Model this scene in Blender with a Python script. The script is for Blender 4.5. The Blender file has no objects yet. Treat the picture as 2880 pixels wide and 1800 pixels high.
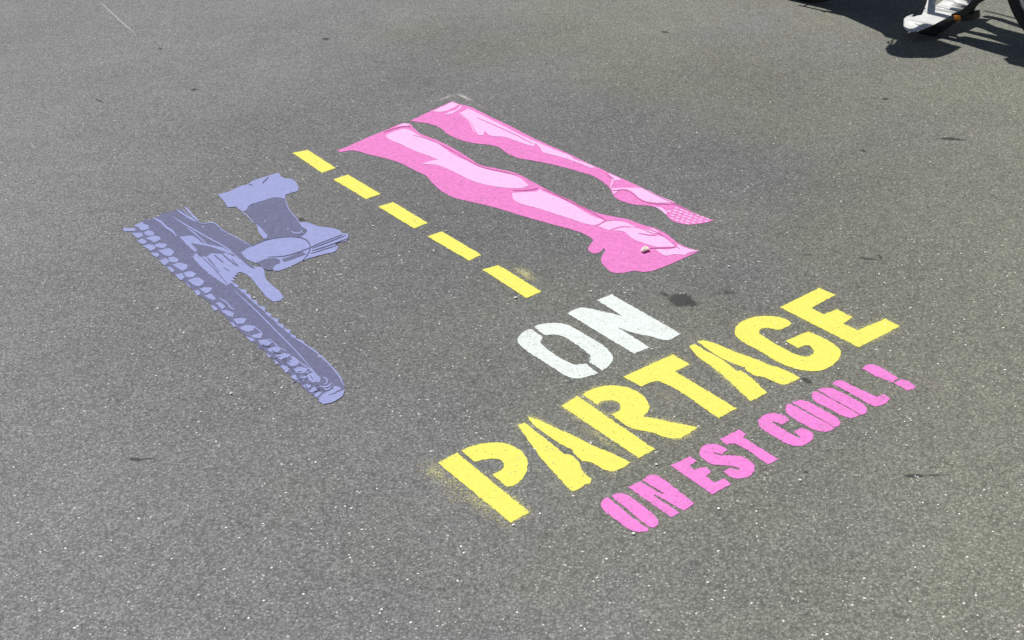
import bpy, bmesh, math, random
from mathutils import Vector, Matrix, noise as mnoise
from mathutils.geometry import tessellate_polygon
random.seed(7)
S = bpy.context.scene
COL = S.collection
R = math.radians
# ------------------------------------------------------------------ camera
CH = 1.6; FPX = 3652.0; PITCH = .52187; ROLL = -.06189
cr, sr, cp, sp = math.cos(ROLL), math.sin(ROLL), math.cos(PITCH), math.sin(PITCH)
ROT = Matrix(((1, 0, 0), (0, sp, -cp), (0, cp, sp))) @ Matrix(((cr, -sr, 0), (sr, cr, 0), (0, 0, 1)))
cd = bpy.data.cameras.new("camera"); cam = bpy.data.objects.new("camera", cd); COL.objects.link(cam)
cd.sensor_width = 36; cd.lens = FPX / 2880 * 36; cd.clip_start = .05; cd.clip_end = 600
cam.matrix_world = Matrix.Translation((0, 0, CH)) @ ROT.to_4x4()
S.camera = cam
S.render.resolution_x = 1024; S.render.resolution_y = 640
S.view_settings.view_transform = 'Standard'; S.view_settings.look = 'None'
S.view_settings.gamma = 1; S.view_settings.exposure = -.27
# ------------------------------------------------------------------ sun and sky
def ray(x, y): return ROT @ Vector((x - 1440, 900 - y, -FPX))
def un(x, y, z=0.0):                       # a point of the photograph on the plane at height z
    v = ray(x, y); t = (z - CH) / v.z
    return Vector((0, 0, CH)) + v * t
KX, KY = 0.30, -0.38                       # shadow offset per metre of height
sd = Vector((-KX, -KY, 1)).normalized()    # towards the sun
elev = math.asin(sd.z); az = math.atan2(sd.x, sd.y)
w = bpy.data.worlds.new("World"); S.world = w; w.use_nodes = True
nt = w.node_tree; bg = nt.nodes['Background']
sky = nt.nodes.new('ShaderNodeTexSky'); sky.sky_type = 'NISHITA'; sky.sun_disc = False
sky.sun_elevation = elev; sky.sun_rotation = az
nt.links.new(sky.outputs[0], bg.inputs[0]); bg.inputs[1].default_value = .05
sl = bpy.data.lights.new("sun", 'SUN'); sl.energy = 4.9; sl.angle = R(.5); sl.color = (1, .97, .915)
so = bpy.data.objects.new("sun", sl); COL.objects.link(so); so.rotation_euler = sd.to_track_quat('Z', 'Y').to_euler()
so.location = (0, 0, 8)

# ------------------------------------------------------------------ materials
class N:
    def __init__(s, name):
        s.m = bpy.data.materials.new(name); s.m.use_nodes = True; s.t = s.m.node_tree
        s.b = s.t.nodes['Principled BSDF']; s.out = s.t.nodes['Material Output']
    def n(s, typ, ins={}, **kw):
        o = s.t.nodes.new(typ)
        for k, v in kw.items(): setattr(o, k, v)
        for k, v in ins.items():
            if hasattr(v, 'is_output'): s.t.links.new(v, o.inputs[k])
            else: o.inputs[k].default_value = v
        return o
    def math(s, op, a, b=0.0, clamp=False):
        o = s.n('ShaderNodeMath', {0: a, 1: b}, operation=op); o.use_clamp = clamp; return o.outputs[0]
    def mr(s, v, a, b, c, d):
        return s.n('ShaderNodeMapRange', {0: v, 1: a, 2: b, 3: c, 4: d}).outputs[0]
    def mix(s, f, a, b):
        o = s.n('ShaderNodeMix', {0: f, 6: a, 7: b}, data_type='RGBA'); return o.outputs[2]
    def noise(s, vec, scale, detail=3, rough=.55, dim='3D'):
        return s.n('ShaderNodeTexNoise', {'Vector': vec, 'Scale': scale, 'Detail': detail, 'Roughness': rough}).outputs[0]
    def link(s, a, b): s.t.links.new(a, b)

def asphalt_nodes(M):
    """aggregate of the wearing course, laid out in metres over the ground"""
    pos = M.n('ShaderNodeNewGeometry').outputs['Position']
    v1 = M.n('ShaderNodeTexVoronoi', {'Vector': pos, 'Scale': 185.0, 'Randomness': 1.0})
    v2 = M.n('ShaderNodeTexVoronoi', {'Vector': pos, 'Scale': 380.0, 'Randomness': 1.0})
    v3 = M.n('ShaderNodeTexVoronoi', {'Vector': pos, 'Scale': 60.0, 'Randomness': 1.0})
    c1 = M.n('ShaderNodeSeparateColor', {0: v1.outputs['Color']})
    c2 = M.n('ShaderNodeSeparateColor', {0: v2.outputs['Color']})
    c3 = M.n('ShaderNodeSeparateColor', {0: v3.outputs['Color']})
    a = M.mr(c1.outputs[0], 0, 1, -.22, .25)
    b = M.mr(c2.outputs[1], 0, 1, -.22, .22)
    fine = M.mr(M.noise(pos, 520, 2), .25, .75, -.16, .16)
    mid = M.mr(M.noise(pos, 14, 4, .65), .3, .7, -.06, .06)
    big = M.mr(M.noise(pos, 1.7, 3), .3, .7, -.07, .07)
    tot = M.math('ADD', M.math('ADD', a, b), M.math('ADD', M.math('ADD', mid, big), fine))
    mul = M.math('MAXIMUM', M.math('ADD', tot, 1.0), .25)
    # binder pits: darker rims between the stones
    rim = M.mr(v1.outputs['Distance'], .25, .62, 1.0, .66)
    mul = M.math('MULTIPLY', mul, rim)
    tint = M.mr(M.noise(pos, 1.3, 3, .6), .32, .68, 0, 1)
    sx = M.n('ShaderNodeSeparateXYZ', {0: pos})
    def dist(cx, cy):
        d = M.n('ShaderNodeVectorMath', {0: pos, 1: (cx, cy, 0)}, operation='DISTANCE'); return d.outputs['Value']
    wob = M.mr(M.noise(pos, 1.1, 3), .3, .7, -.35, .35)
    right = M.mr(sx.outputs[0], -.9, .5, -.9, .35)
    legs = M.mr(M.math('ADD', dist(.15, 3.75), wob), .3, 1.0, -.9, 0)
    tint = M.math('ADD', M.math('ADD', tint, right), legs, clamp=True)
    base = M.mix(tint, (.250, .250, .255, 1), (.263, .267, .223, 1))
    # the middle of the square is darker, the left side paler
    dark = M.mr(M.math('ADD', dist(.2, 3.5), wob), .5, 1.9, .80, 1.0)
    pale_l = M.mr(M.math('ADD', sx.outputs[0], wob), -1.5, -.3, 1.09, 1.0)
    mul = M.math('MULTIPLY', M.math('MULTIPLY', mul, dark), pale_l)
    hv = M.n('ShaderNodeVectorMath', {0: base, 'Scale': mul}, operation='SCALE').outputs[0]
    # pale stones showing through
    pale = M.math('MULTIPLY', M.math('GREATER_THAN', c1.outputs[2], .978), M.math('LESS_THAN', v1.outputs['Distance'], .40))
    pale3 = M.math('MULTIPLY', M.math('GREATER_THAN', c3.outputs[1], .968), M.math('LESS_THAN', v3.outputs['Distance'], .17))
    col = M.mix(M.math('MULTIPLY', pale, .62), hv, (.52, .52, .46, 1))
    col = M.mix(M.math('MULTIPLY', pale3, .8), col, (.60, .59, .50, 1))
    h = M.math('ADD', M.math('MULTIPLY', v1.outputs['Distance'], -1.0), M.math('MULTIPLY', M.noise(pos, 420, 2), .5))
    bmp = M.n('ShaderNodeBump', {'Strength': .5, 'Distance': .0022, 'Height': h})
    return pos, col, bmp.outputs[0], h, v1, c1

def mat_asphalt():
    M = N("asphalt")
    pos, col, nrm, h, v1, c1 = asphalt_nodes(M)
    M.link(col, M.b.inputs['Base Color']); M.link(nrm, M.b.inputs['Normal'])
    M.b.inputs['Roughness'].default_value = .88; M.b.inputs['Specular IOR Level'].default_value = .3
    return M.m

def mat_paint(name, c, var=.05, worn=.0, pit=.80):
    """road paint sprayed over the aggregate; deep pits and rubbed grains stay bare"""
    M = N(name)
    pos, col, nrm, h, v1, c1 = asphalt_nodes(M)
    n1 = M.noise(pos, 300, 2, .6); n2 = M.noise(pos, 9, 4, .6)
    f = M.math('ADD', n1, M.mr(n2, .3, .7, -.07 + worn, .07 + worn))
    bare = M.mr(f, pit - .04, pit + .02, 0, 1)
    hole = M.math('MULTIPLY', M.math('GREATER_THAN', c1.outputs[1], .985 - worn), M.math('LESS_THAN', v1.outputs['Distance'], .35))
    bare = M.math('MAXIMUM', bare, M.math('MULTIPLY', hole, .7))
    shade = M.math('ADD', M.mr(M.noise(pos, 60, 4, .7), .3, .7, 1 - var, 1 + var * .6), M.mr(c1.outputs[0], 0, 1, -var * .8, var * .5))
    pc = M.n('ShaderNodeVectorMath', {0: c + (), 'Scale': shade}, operation='SCALE').outputs[0]
    M.link(M.mix(bare, pc, col), M.b.inputs['Base Color'])
    b = M.n('ShaderNodeBump', {'Strength': .16, 'Distance': .002, 'Height': h})
    M.link(b.outputs[0], M.b.inputs['Normal'])
    M.b.inputs['Roughness'].default_value = .75; M.b.inputs['Specular IOR Level'].default_value = .3
    return M.m

def mat_spray(name, c, scale=260.0):
    """speckle of overspray: density from the 'dens' attribute"""
    M = N(name)
    pos = M.n('ShaderNodeNewGeometry').outputs['Position']
    at = M.n('ShaderNodeAttribute', attribute_name='dens').outputs['Fac']
    n1 = M.noise(pos, scale, 3, .7); n2 = M.noise(pos, 24, 3, .6)
    f = M.math('SUBTRACT', M.math('ADD', at, M.mr(n2, .3, .7, -.12, .12)), M.mr(n1, .34, .66, 0, 1))
    al = M.mr(f, -.03, .10, 0, .85)
    al = M.math('MULTIPLY', al, M.mr(at, 0, .12, 0, 1))
    M.b.inputs['Base Color'].default_value = c + (1,); M.b.inputs['Roughness'].default_value = .8
    M.link(al, M.b.inputs['Alpha'])
    return M.m

def mat_simple(name, c, rough=.5, metal=0.0, spec=.5, var=.1, nscale=30.0, bump=0.0, coat=0.0):
    M = N(name)
    tc = M.n('ShaderNodeTexCoord').outputs['Object']
    n1 = M.noise(tc, nscale, 4, .6)
    v = M.mr(n1, .3, .7, 1 - var, 1 + var)
    M.link(M.n('ShaderNodeVectorMath', {0: c, 'Scale': v}, operation='SCALE').outputs[0], M.b.inputs['Base Color'])
    M.link(M.mr(n1, .3, .7, max(rough - .1, 0), min(rough + .1, 1)), M.b.inputs['Roughness'])
    M.b.inputs['Metallic'].default_value = metal; M.b.inputs['Specular IOR Level'].default_value = spec
    M.b.inputs['Coat Weight'].default_value = coat
    if bump:
        M.link(M.n('ShaderNodeBump', {'Strength': bump, 'Distance': .002, 'Height': M.noise(tc, nscale * 6, 3)}).outputs[0], M.b.inputs['Normal'])
    return M.m

ASPH = mat_asphalt()
YEL = mat_paint("yellow_paint", (.85, .80, .145), .06, .01, .72)
WHI = mat_paint("white_paint", (.76, .82, .79), .09, .03, .71)
PNK = mat_paint("pink_text_paint", (.84, .23, .65), .11, .03, .71)
PD = mat_paint("pink_paint", (.79, .22, .57), .13, .03, .72)
PL = mat_paint("pale_pink_paint", (.85, .50, .80), .06, .0, .77)
PM = mat_paint("deep_pink_paint", (.68, .18, .48), .05, .0)
VD = mat_paint("dark_violet_paint", (.148, .153, .268), .15, .02, .75)
VL = mat_paint("pale_violet_paint", (.305, .338, .61), .09, .0, .74)
YS = mat_spray("yellow_overspray", (.58, .55, .29), 280.0)
WS = mat_spray("pale_overspray", (.55, .50, .50))
PS = mat_spray("pink_overspray", (.50, .32, .40))

# ------------------------------------------------------------------ object helpers
def link(name, me, mat=None, parent=None):
    o = bpy.data.objects.new(name, me); COL.objects.link(o)
    if mat: me.materials.append(mat)
    if parent: o.parent = parent
    return o
def tag(o, label=None, cat=None, group=None, kind=None):
    if label: o['label'] = label
    if cat: o['category'] = cat
    if group: o['group'] = group
    if kind: o['kind'] = kind
    return o
def empty(name, loc=(0, 0, 0)):
    o = bpy.data.objects.new(name, None); COL.objects.link(o); o.location = loc; o.empty_display_size = .1
    return o
REG = {'A': (300, 450), 'B': (300, 750), 'C': (900, 240), 'D': (1380, 400), 'E': (1380, 780), 'F': (1200, 1080), 'G': (1960, 780), 'H': (1660, 1080), 'S': None}
def px(reg, pts):
    if reg == 'S': return [tuple(map(float, p)) for p in pts]
    o = REG[reg]; return [(o[0] + x / 3.36, o[1] + y / 3.36) for x, y in pts]
def smooth_poly(P, closed=True, corner=42, step=5.0):
    """Hermite through soft corners, straight through sharp ones"""
    n = len(P); V = [Vector(p) for p in P]
    def tan(i):
        if not closed and (i == 0 or i == n - 1): return None
        a = V[i] - V[i - 1]; b = V[(i + 1) % n] - V[i]
        if a.length < 1e-6 or b.length < 1e-6: return None
        if math.degrees(a.angle(b)) > corner: return None
        return (a.normalized() + b.normalized()).normalized()
    T = [tan(i) for i in range(n)]
    out = []
    for i in range(n if closed else n - 1):
        p0, p1 = V[i], V[(i + 1) % n]; d = p1 - p0; L = d.length
        if L < 1e-6: continue
        t0 = (T[i] or d.normalized()) * L; t1 = (T[(i + 1) % n] or d.normalized()) * L
        k = max(1, int(L / step))
        for j in range(k):
            t = j / k; t2 = t * t; t3 = t2 * t
            out.append(p0 * (2 * t3 - 3 * t2 + 1) + t0 * (t3 - 2 * t2 + t) + p1 * (-2 * t3 + 3 * t2) + t1 * (t3 - t2))
    if not closed: out.append(V[-1])
    return out
def ground_poly(bm, P, z, origin=(0, 0, 0), corner=42, rag=.0013, smooth=True):
    pts = smooth_poly(P, True, corner) if smooth else [Vector(p) for p in P]
    W = []
    for p in pts:
        q = un(p.x, p.y, z)
        nx = mnoise.noise(q * 190) + .5 * mnoise.noise(q * 520); ny = mnoise.noise(q * 190 + Vector((9, 3, 1))) + .5 * mnoise.noise(q * 520 + Vector((5, 1, 8)))
        q = q + Vector((nx, ny, 0)) * rag * 1.7
        W.append(q - Vector(origin))
    tri = tessellate_polygon([W])
    vs = [bm.verts.new(q) for q in W]
    for t in tri:
        try:
            f = bm.faces.new([vs[i] for i in t])
            f.normal_update()
            if f.normal.z < 0: f.normal_flip()
        except ValueError: pass
def stroke_poly(P, w):
    """outline of a tapering brush stroke through P, w px wide"""
    c = smooth_poly(P, False, 80, 4.0); L, Rr = [], []
    n = len(c)
    for i, p in enumerate(c):
        a = c[max(i - 1, 0)]; b = c[min(i + 1, n - 1)]; d = (b - a)
        if d.length < 1e-6: continue
        d.normalize(); nn = Vector((-d.y, d.x))
        t = i / (n - 1); k = w / 2 * (.45 + .55 * min(1, 5 * t, 5 * (1 - t)))
        L.append(p + nn * k); Rr.append(p - nn * k)
    return [tuple(q) for q in L + Rr[::-1]]
def sheet(name, reg, polys, z, mat, parent, corner=42, strokes=(), rag=.0009, origin=(0, 0, 0)):
    bm = bmesh.new()
    for i, pl in enumerate(polys): ground_poly(bm, px(reg, pl), z + (i % 5) * .00006, origin, corner, rag)
    for i, (pts, w) in enumerate(strokes): ground_poly(bm, stroke_poly(px(reg, pts), w / (3.36 if reg != 'S' else 1)), z + .0003 + (i % 5) * .00004, origin, 100, rag * .4, smooth=False)
    me = bpy.data.meshes.new(name); bm.to_mesh(me); bm.free()
    return link(name, me, mat, parent)
Z1, Z2, Z3, ZS = .0010, .0016, .0022, .0005

# ------------------------------------------------------------------ ground
bm = bmesh.new()
bmesh.ops.create_grid(bm, x_segments=40, y_segments=40, size=150)
me = bpy.data.meshes.new("asphalt_ground"); bm.to_mesh(me); bm.free()
tag(link("asphalt_ground", me, ASPH), "worn grey asphalt covering the whole square", "ground", kind='structure')

# ------------------------------------------------------------------ dashes
DASH = [('S', [(691 * 1.1906, 361 * 1.1906), (727 * 1.1906, 354 * 1.1906), (944.3, 472.3), (905.7, 485.7)], "yellow painted dash farthest from the lettering, beside the pink knee"),
        ('C', [(127, 890), (262, 842), (572, 1027), (435, 1075)], "second yellow dash of the row, just above the toe of the violet boot"),
        ('C', [(552, 1145), (690, 1103), (1018, 1300), (885, 1352)], "middle yellow dash of the row, level with the toe of the violet boot"),
        ('S', [(1202.5, 665), (1242, 650.5), (1353.7, 716.7), (1319, 733)], "fourth yellow dash of the row, between boot toe and speckled dash"),
        ('D', [(-77, 1203), (72, 1160), (482, 1410), (338, 1473)], "yellow dash nearest the white word, with speckled overspray along one side")]
for reg, P, lab in DASH:
    bm = bmesh.new(); pp = px(reg, P)
    c = un(sum(p[0] for p in pp) / 4, sum(p[1] for p in pp) / 4)
    ground_poly(bm, pp, Z1, c)
    me = bpy.data.meshes.new("painted_dash"); bm.to_mesh(me); bm.free()
    o = link("painted_dash", me, YEL); o.location = c
    tag(o, lab, "road marking", "yellow dashes painted in a row")
    last_dash = o

# ------------------------------------------------------------------ lettering
def fringe(name, polys, w, dens, mat, parent):
    """speckle that crept out under the edge of the stencil"""
    off = Vector(parent.location)
    bm = bmesh.new(); lay = bm.verts.layers.float.new('dens')
    for k, P in enumerate(polys):
        c = smooth_poly(P, True, 42, 9); n = len(c)
        area = sum(c[i].x * c[(i + 1) % n].y - c[(i + 1) % n].x * c[i].y for i in range(n)); sg = 1 if area > 0 else -1
        z = ZS + .00022 + (k % 9) * .00003; rows = []
        for i in range(n):
            d = (c[(i + 1) % n] - c[i - 1])
            if d.length < 1e-6: continue
            d.normalize(); nn = Vector((d.y, -d.x)) * sg
            q = un(c[i].x, c[i].y, z); a = .55 + .45 * mnoise.noise(q * 7.0 + Vector((3.3, 0, 0))) * 1.8
            a = max(a, .12); o_ = un(c[i].x + nn.x * w * 1.3, c[i].y + nn.y * w, z)
            v0 = bm.verts.new(q - off); v1 = bm.verts.new((q + o_) / 2 - off); v2 = bm.verts.new(o_ - off)
            v0[lay] = dens * a; v1[lay] = dens * a * .5; v2[lay] = 0; rows.append((v0, v1, v2))
        m = len(rows)
        for i in range(m):
            A, B = rows[i], rows[(i + 1) % m]
            for t in (0, 1):
                try:
                    f = bm.faces.new((A[t], A[t + 1], B[t + 1], B[t])); f.normal_update()
                    if f.normal.z < 0: f.normal_flip()
                except ValueError: pass
    me = bpy.data.meshes.new(name); bm.to_mesh(me); bm.free()
    return link(name, me, mat, parent)
def word(name, label, mat, letters, cat="painted word"):
    allp = [p for L in letters for pl in L[2] for p in px(L[1], pl)]
    c = un(sum(p[0] for p in allp) / len(allp), sum(p[1] for p in allp) / len(allp))
    e = empty(name, c); tag(e, label, cat)
    for ch, reg, polys in letters:
        bm = bmesh.new()
        for pl in polys: ground_poly(bm, px(reg, pl), Z1, c)
        me = bpy.data.meshes.new("letter"); bm.to_mesh(me); bm.free()
        o = link("letter", me, mat, e); o['label'] = "painted character " + ch
    if mat in FR: fringe("overspray", [px(L[1], pl) for L in letters for pl in L[2]], FR[mat][1], FR[mat][2], FR[mat][0], e)
    return e
FR = {YEL: (YS, 17, .62), PNK: (PS, 11, .42), WHI: (WS, 9, .34)}
white_on = word("painted_word", "large white stencilled word ON painted on the asphalt", WHI, [
    ("O", 'E', [[(380,487),(330,505),(280,540),(258,580),(262,620),(290,655),(350,700),(480,785),(600,860),(700,925),(760,948),(830,955),(920,935),(1015,905),(900,815),(860,820),(800,825),(745,808),(690,780),(600,725),(520,665),(480,630),(470,605),(485,580),(492,562)],
                [(410,470),(450,448),(530,435),(640,432),(740,455),(860,520),(960,580),(1060,640),(1120,695),(1150,745),(1150,790),(1125,830),(1055,880),(925,795),(945,780),(942,740),(900,700),(800,630),(700,565),(640,545),(560,540),(520,545)]]),
    ("N", 'E', [[(1143,160),(1798,535),(1668,592),(1500,555),(1350,525),(1200,472),(1505,662),(1430,690),(1360,725),(725,340),(790,305),(860,285),(950,298),(1245,365),(1005,215)]])])
partage = word("painted_word", "big yellow stencilled word PARTAGE painted on the asphalt", YEL, [
    ("P", 'F', [[(108,745),(285,648),(972,1213),(793,1310)],
                [(330,630),(400,595),(500,568),(620,552),(740,560),(840,597),(920,660),(955,730),(950,800),(920,870),(870,930),(810,965),(760,972),(620,855),(690,822),(730,790),(735,755),(710,725),(660,708),(600,706),(530,715),(455,735)]]),
    ("A", 'F', [[(862,390),(925,365),(1010,430),(1150,540),(1305,665),(1340,662),(1450,745),(1450,780),(1555,905),(1545,940),(1500,945),(1480,970),(1380,1015),(1300,940),(1100,720),(980,560)],
                [(970,335),(965,312),(1060,335),(1130,370),(1400,495),(1660,620),(1700,632),(1930,742),(1840,795),(1745,825),(1520,730),(1485,728),(1385,645),(1380,625),(1290,580),(1100,455)]]),
    ("R", 'E', [[(667,1213),(820,1123),(1555,1626),(1400,1708)],
                [(865,1105),(950,1060),(1080,1025),(1200,1022),(1310,1045),(1410,1095),(1475,1160),(1498,1220),(1485,1270),(1440,1312),(1960,1418),(1765,1523),(1500,1462),(1325,1423),(1140,1295),(1200,1272),(1232,1235),(1222,1200),(1180,1170),(1110,1162),(1040,1175),(1010,1203)]]),
    ("T", 'E', [[(1250,938),(1722,728),(1880,820),(1740,890),(2325,1238),(2155,1330),(1600,985),(1565,980),(1505,995),(1425,1032)]]),
    ("A", 'G', [[(-74,650),(-14,630),(80,690),(150,725),(290,812),(381,882),(411,882),(520,955),(665,1090),(510,1168),(440,1110),(300,975),(150,850),(0,740)],
                [(6,605),(60,597),(380,710),(600,790),(680,825),(770,850),(900,905),(975,950),(900,990),(825,1012),(600,935),(570,935),(455,865),(450,850),(280,785),(130,700)]]),
    ("G", 'G', [[(900,440),(860,405),(800,380),(720,368),(620,366),(520,378),(430,415),(375,460),(358,510),(365,545),(410,590),(600,700),(780,805),(920,860),(1030,882),(1120,886),(1200,872),(1280,830),(1340,770),(1360,715),(1350,680),(1300,635),(1200,575),(1050,508),(840,600),(955,668),(1035,640),(1080,655),(1108,690),(1100,720),(1060,745),(1000,745),(930,725),(800,660),(650,570),(590,530),(585,505),(610,485),(660,478),(780,495)]]),
    ("E", 'G', [[(782,282),(1158,100),(1310,165),(1080,290),(1200,350),(1325,300),(1472,378),(1380,435),(1520,500),(1780,390),(1918,462),(1530,662)]])])
word("painted_word", "small pink stencilled word ON at the near end of its line", PNK, [
    ("O", 'H', [[(165,1070),(120,1095),(103,1140),(115,1180),(160,1220),(270,1305),(390,1380),(460,1397),(540,1390),(555,1365),(480,1320),(400,1260),(300,1175)],
                [(195,1058),(250,1035),(320,1037),(380,1065),(480,1140),(560,1200),(620,1255),(645,1300),(635,1335),(600,1358),(560,1350),(470,1285),(330,1165)]]),
    ("N", 'H', [[(360,975),(470,920),(685,1045),(695,1030),(495,910),(560,862),(605,857),(640,870),(985,1130),(880,1198),(610,1042),(598,1054),(845,1215),(765,1260)]])])
word("painted_word", "small pink stencilled word EST in the middle of its line", PNK, [
    ("E", 'H', [[(760,770),(945,682),(1005,730),(940,772),(990,812),(1060,785),(1100,792),(1145,830),(1095,870),(1170,930),(1270,892),(1330,945),(1155,1042)]]),
    ("S", 'H', [[(1300,620),(1230,580),(1150,566),(1080,580),(1035,620),(1035,665),(1075,710),(1150,755),(1280,768),(1360,780),(1418,800),(1410,812),(1360,800),(1320,790),(1255,825),(1340,885),(1440,888),(1510,868),(1552,820),(1550,775),(1500,720),(1430,685),(1350,675),(1230,672),(1170,655),(1160,643),(1240,665)]]),
    ("T", 'H', [[(1225,520),(1408,430),(1480,478),(1440,500),(1780,712),(1680,760),(1370,565),(1340,560),(1290,575)]])])
word("painted_word", "small pink stencilled word COOL below the big yellow letters", PNK, [
    ("C", 'H', [[(1885,340),(1840,300),(1770,278),(1700,275),(1630,300),(1590,345),(1595,395),(1640,435),(1750,500),(1850,560),(1930,583),(2000,583),(2070,550),(2110,510),(2110,480),(2080,450),(2000,410),(1920,452),(1985,495),(1980,510),(1930,490),(1715,360),(1715,348),(1810,385)]]),
    ("O", 'G', [[(885,1195),(850,1205),(832,1240),(845,1280),(900,1325),(1050,1410),(1140,1450),(1230,1458),(1305,1425),(1240,1385),(1050,1285)],
                [(900,1185),(960,1162),(1030,1167),(1100,1200),(1250,1280),(1330,1330),(1357,1375),(1340,1405),(1300,1417),(1240,1380),(1060,1275)]]),
    ("O", 'G', [[(1120,1072),(1090,1095),(1085,1130),(1110,1165),(1250,1240),(1380,1310),(1470,1328),(1540,1300),(1460,1255),(1300,1165)],
                [(1140,1062),(1190,1045),(1270,1047),(1350,1080),(1500,1155),(1590,1210),(1608,1255),(1590,1285),(1555,1300),(1440,1235),(1290,1150)]]),
    ("L", 'G', [[(1280,1005),(1310,980),(1370,975),(1440,1010),(1700,1130),(1770,1100),(1825,1145),(1780,1190),(1690,1218),(1650,1205),(1480,1110)]])])
e = word("painted_exclamation_mark", "pink stencilled exclamation mark at the far end of the line", PNK, [
    ("bar", 'G', [[(1560,860),(1610,825),(1660,820),(1900,950),(1845,997),(1680,925)]]),
    ("dot", 'G', [[(1865,1000),(1920,968),(1980,975),(2068,1030),(2050,1055),(1990,1070)]])], cat="painted mark")
ch = [c for c in COL.objects if c.parent == e and c.name.startswith('letter')]
ch[0].name = "bar"; ch[1].name = "dot"
for c in ch: del c['label']

# ------------------------------------------------------------------ pink legs
def motif(name, label, cen, cat="painted figure"):
    e = empty(name, un(*cen)); tag(e, label, cat); return e
def lines(e, name, reg, z, mat, strokes):
    for k, st in enumerate(strokes): sheet(name, reg, [], z + (k % 4) * .00004, mat, e, strokes=[st], origin=tuple(e.location))
def mparts(e, name, reg, polys, z, mat, corner=42, strokes=(), rag=.0009):
    return sheet(name, reg, polys, z, mat, e, corner, strokes, rag, tuple(e.location))
leg = motif("leg_painting", "wide pink stencilled bare leg with standing foot and toes, beside the dashes", (1400, 560))
LO = px('C', [(165,615),(210,600),(330,545),(480,480),(640,415),(795,357),(860,370),(880,395),(950,455),(1100,515),(1250,590),(1400,680),(1510,750),(1640,780),(1850,830),(2000,905)]) + \
     px('D', [(540,450),(700,530),(850,600),(1000,665),(1150,700),(1300,730),(1420,775),(1560,815),(1680,880),(1780,960),(1880,1000),(1972,1028),(1860,1080),(1700,1150),(1560,1205),(1450,1225),(1350,1215),(1240,1235),(1150,1228),(1090,1185),(1045,1120),(1050,1080),(1085,1020),(1072,1000),(1030,1040),(960,1048),(920,1020),(930,980),(975,925),(920,885),(800,835),(600,780),(400,725),(200,665),(0,605)]) + \
     px('C', [(1400,1095),(1250,1055),(1150,1000),(1070,930),(1000,855),(900,805),(760,735),(620,690),(450,650),(310,615),(190,632)])
mparts(leg, "skin", 'S', [LO], Z1, PD)
mparts(leg, "knee_highlight", 'C', [[(620,470),(700,435),(800,410),(845,420),(940,475),(1100,540),(1240,640),(1400,720),(1520,775),(1700,820),(1860,860),(1930,905),(1970,945),(1930,965),(1800,970),(1650,955),(1450,905),(1250,810),(1130,760),(1080,748),(960,742),(1030,718),(1115,700),(1050,675),(900,620),(740,545),(640,500)],
      [(720,395),(780,362),(850,366),(838,380),(790,384)]], Z2, PL)
mparts(leg, "shin_highlight", 'D', [[(202,478),(350,470),(445,465),(455,445),(560,490),(750,575),(950,690),(1075,738),(1000,780),(950,780),(700,705),(450,625),(250,565),(210,535)]], Z2, PL)
mparts(leg, "foot_highlight", 'D', [[(1005,790),(1075,748),(1150,742),(1280,757),(1370,800),(1440,812),(1360,802),(1240,795),(1180,808),(1120,833)],
      [(1145,832),(1250,808),(1400,815),(1480,848),(1550,875),(1620,890),(1700,935),(1745,975),(1700,992),(1560,988),(1480,963),(1330,905),(1262,848),(1225,838)],
      [(1460,818),(1540,820),(1600,855),(1560,860),(1480,838)],
      [(1550,1010),(1740,998),(1770,968),(1850,1000),(1965,1025),(1850,1055),(1820,1100),(1835,1065),(1730,1058),(1650,1072),(1600,1045)]], Z2, PL,
      )
lines(leg, "contour_line", 'C', Z3, PM, [([(1820,990),(1940,988),(2060,970)], 10), ([(880,470),(1000,500),(1180,575),(1380,690),(1520,765),(1700,808),(1860,845)], 7),
      ([(600,440),(700,405),(790,385),(860,390)], 9), ([(2110,975),(2300,1060),(2419,1110)], 7), ([(2619,1325),(2700,1280),(2760,1272)], 8), ([(3010,1395),(3090,1410),(3180,1420)], 9), ([(3100,1535),(3260,1530),(3370,1528)], 9),
      ([(2250,1040),(2560,1190),(2700,1270)], 7), ([(3080,1350),(3200,1395),(3320,1480),(3400,1545)], 8)])
leg2 = motif("leg_painting", "slim pink stencilled leg at the far edge, its raised sole hatched", (1600, 460))
L1 = px('C', [(850,335),(1050,240),(1250,150),(1330,180),(1400,195),(1600,290),(1800,385),(2000,490),(2200,580)]) + \
     px('D', [(806,142),(900,190),(1050,255),(1200,325),(1400,415),(1600,510),(1800,605),(1950,680),(2030,710),(2105,738),(2020,762),(1880,778),(1780,765),(1700,730),(1655,680),(1600,635),(1520,605),(1370,590),(1250,560),(1170,515),(1130,440),(1060,375),(960,315),(860,285),(740,250),(560,205),(380,170),(250,145),(150,100),(80,50),(0,27)]) + \
     px('C', [(1480,550),(1340,520),(1200,455),(1130,400),(1040,365),(920,345)])
mparts(leg2, "skin", 'S', [L1], Z1, PD)
mparts(leg2, "thigh_highlight", 'C', [[(1060,245),(1250,157),(1312,180),(1270,208),(1170,246),(1120,250)],
      [(1175,280),(1225,250),(1290,228),(1328,192),(1348,192),(1310,230),(1240,268)],
      [(1320,258),(1400,220),(1500,265),(1700,365),(1900,470),(2050,535),(2200,600),(2350,660),(2419,704),(2513,733),(2608,775),(2570,780),(2473,743),(2313,688),(2103,633),(2080,590),(2030,545),(2025,580),(1940,555),(1750,490),(1590,465),(1560,430),(1545,470),(1500,470),(1475,440),(1440,370),(1410,325)]], Z2, PL,
      strokes=[([(1310,275),(1370,300),(1410,340),(1440,400),(1462,450)], 10)])
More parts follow.
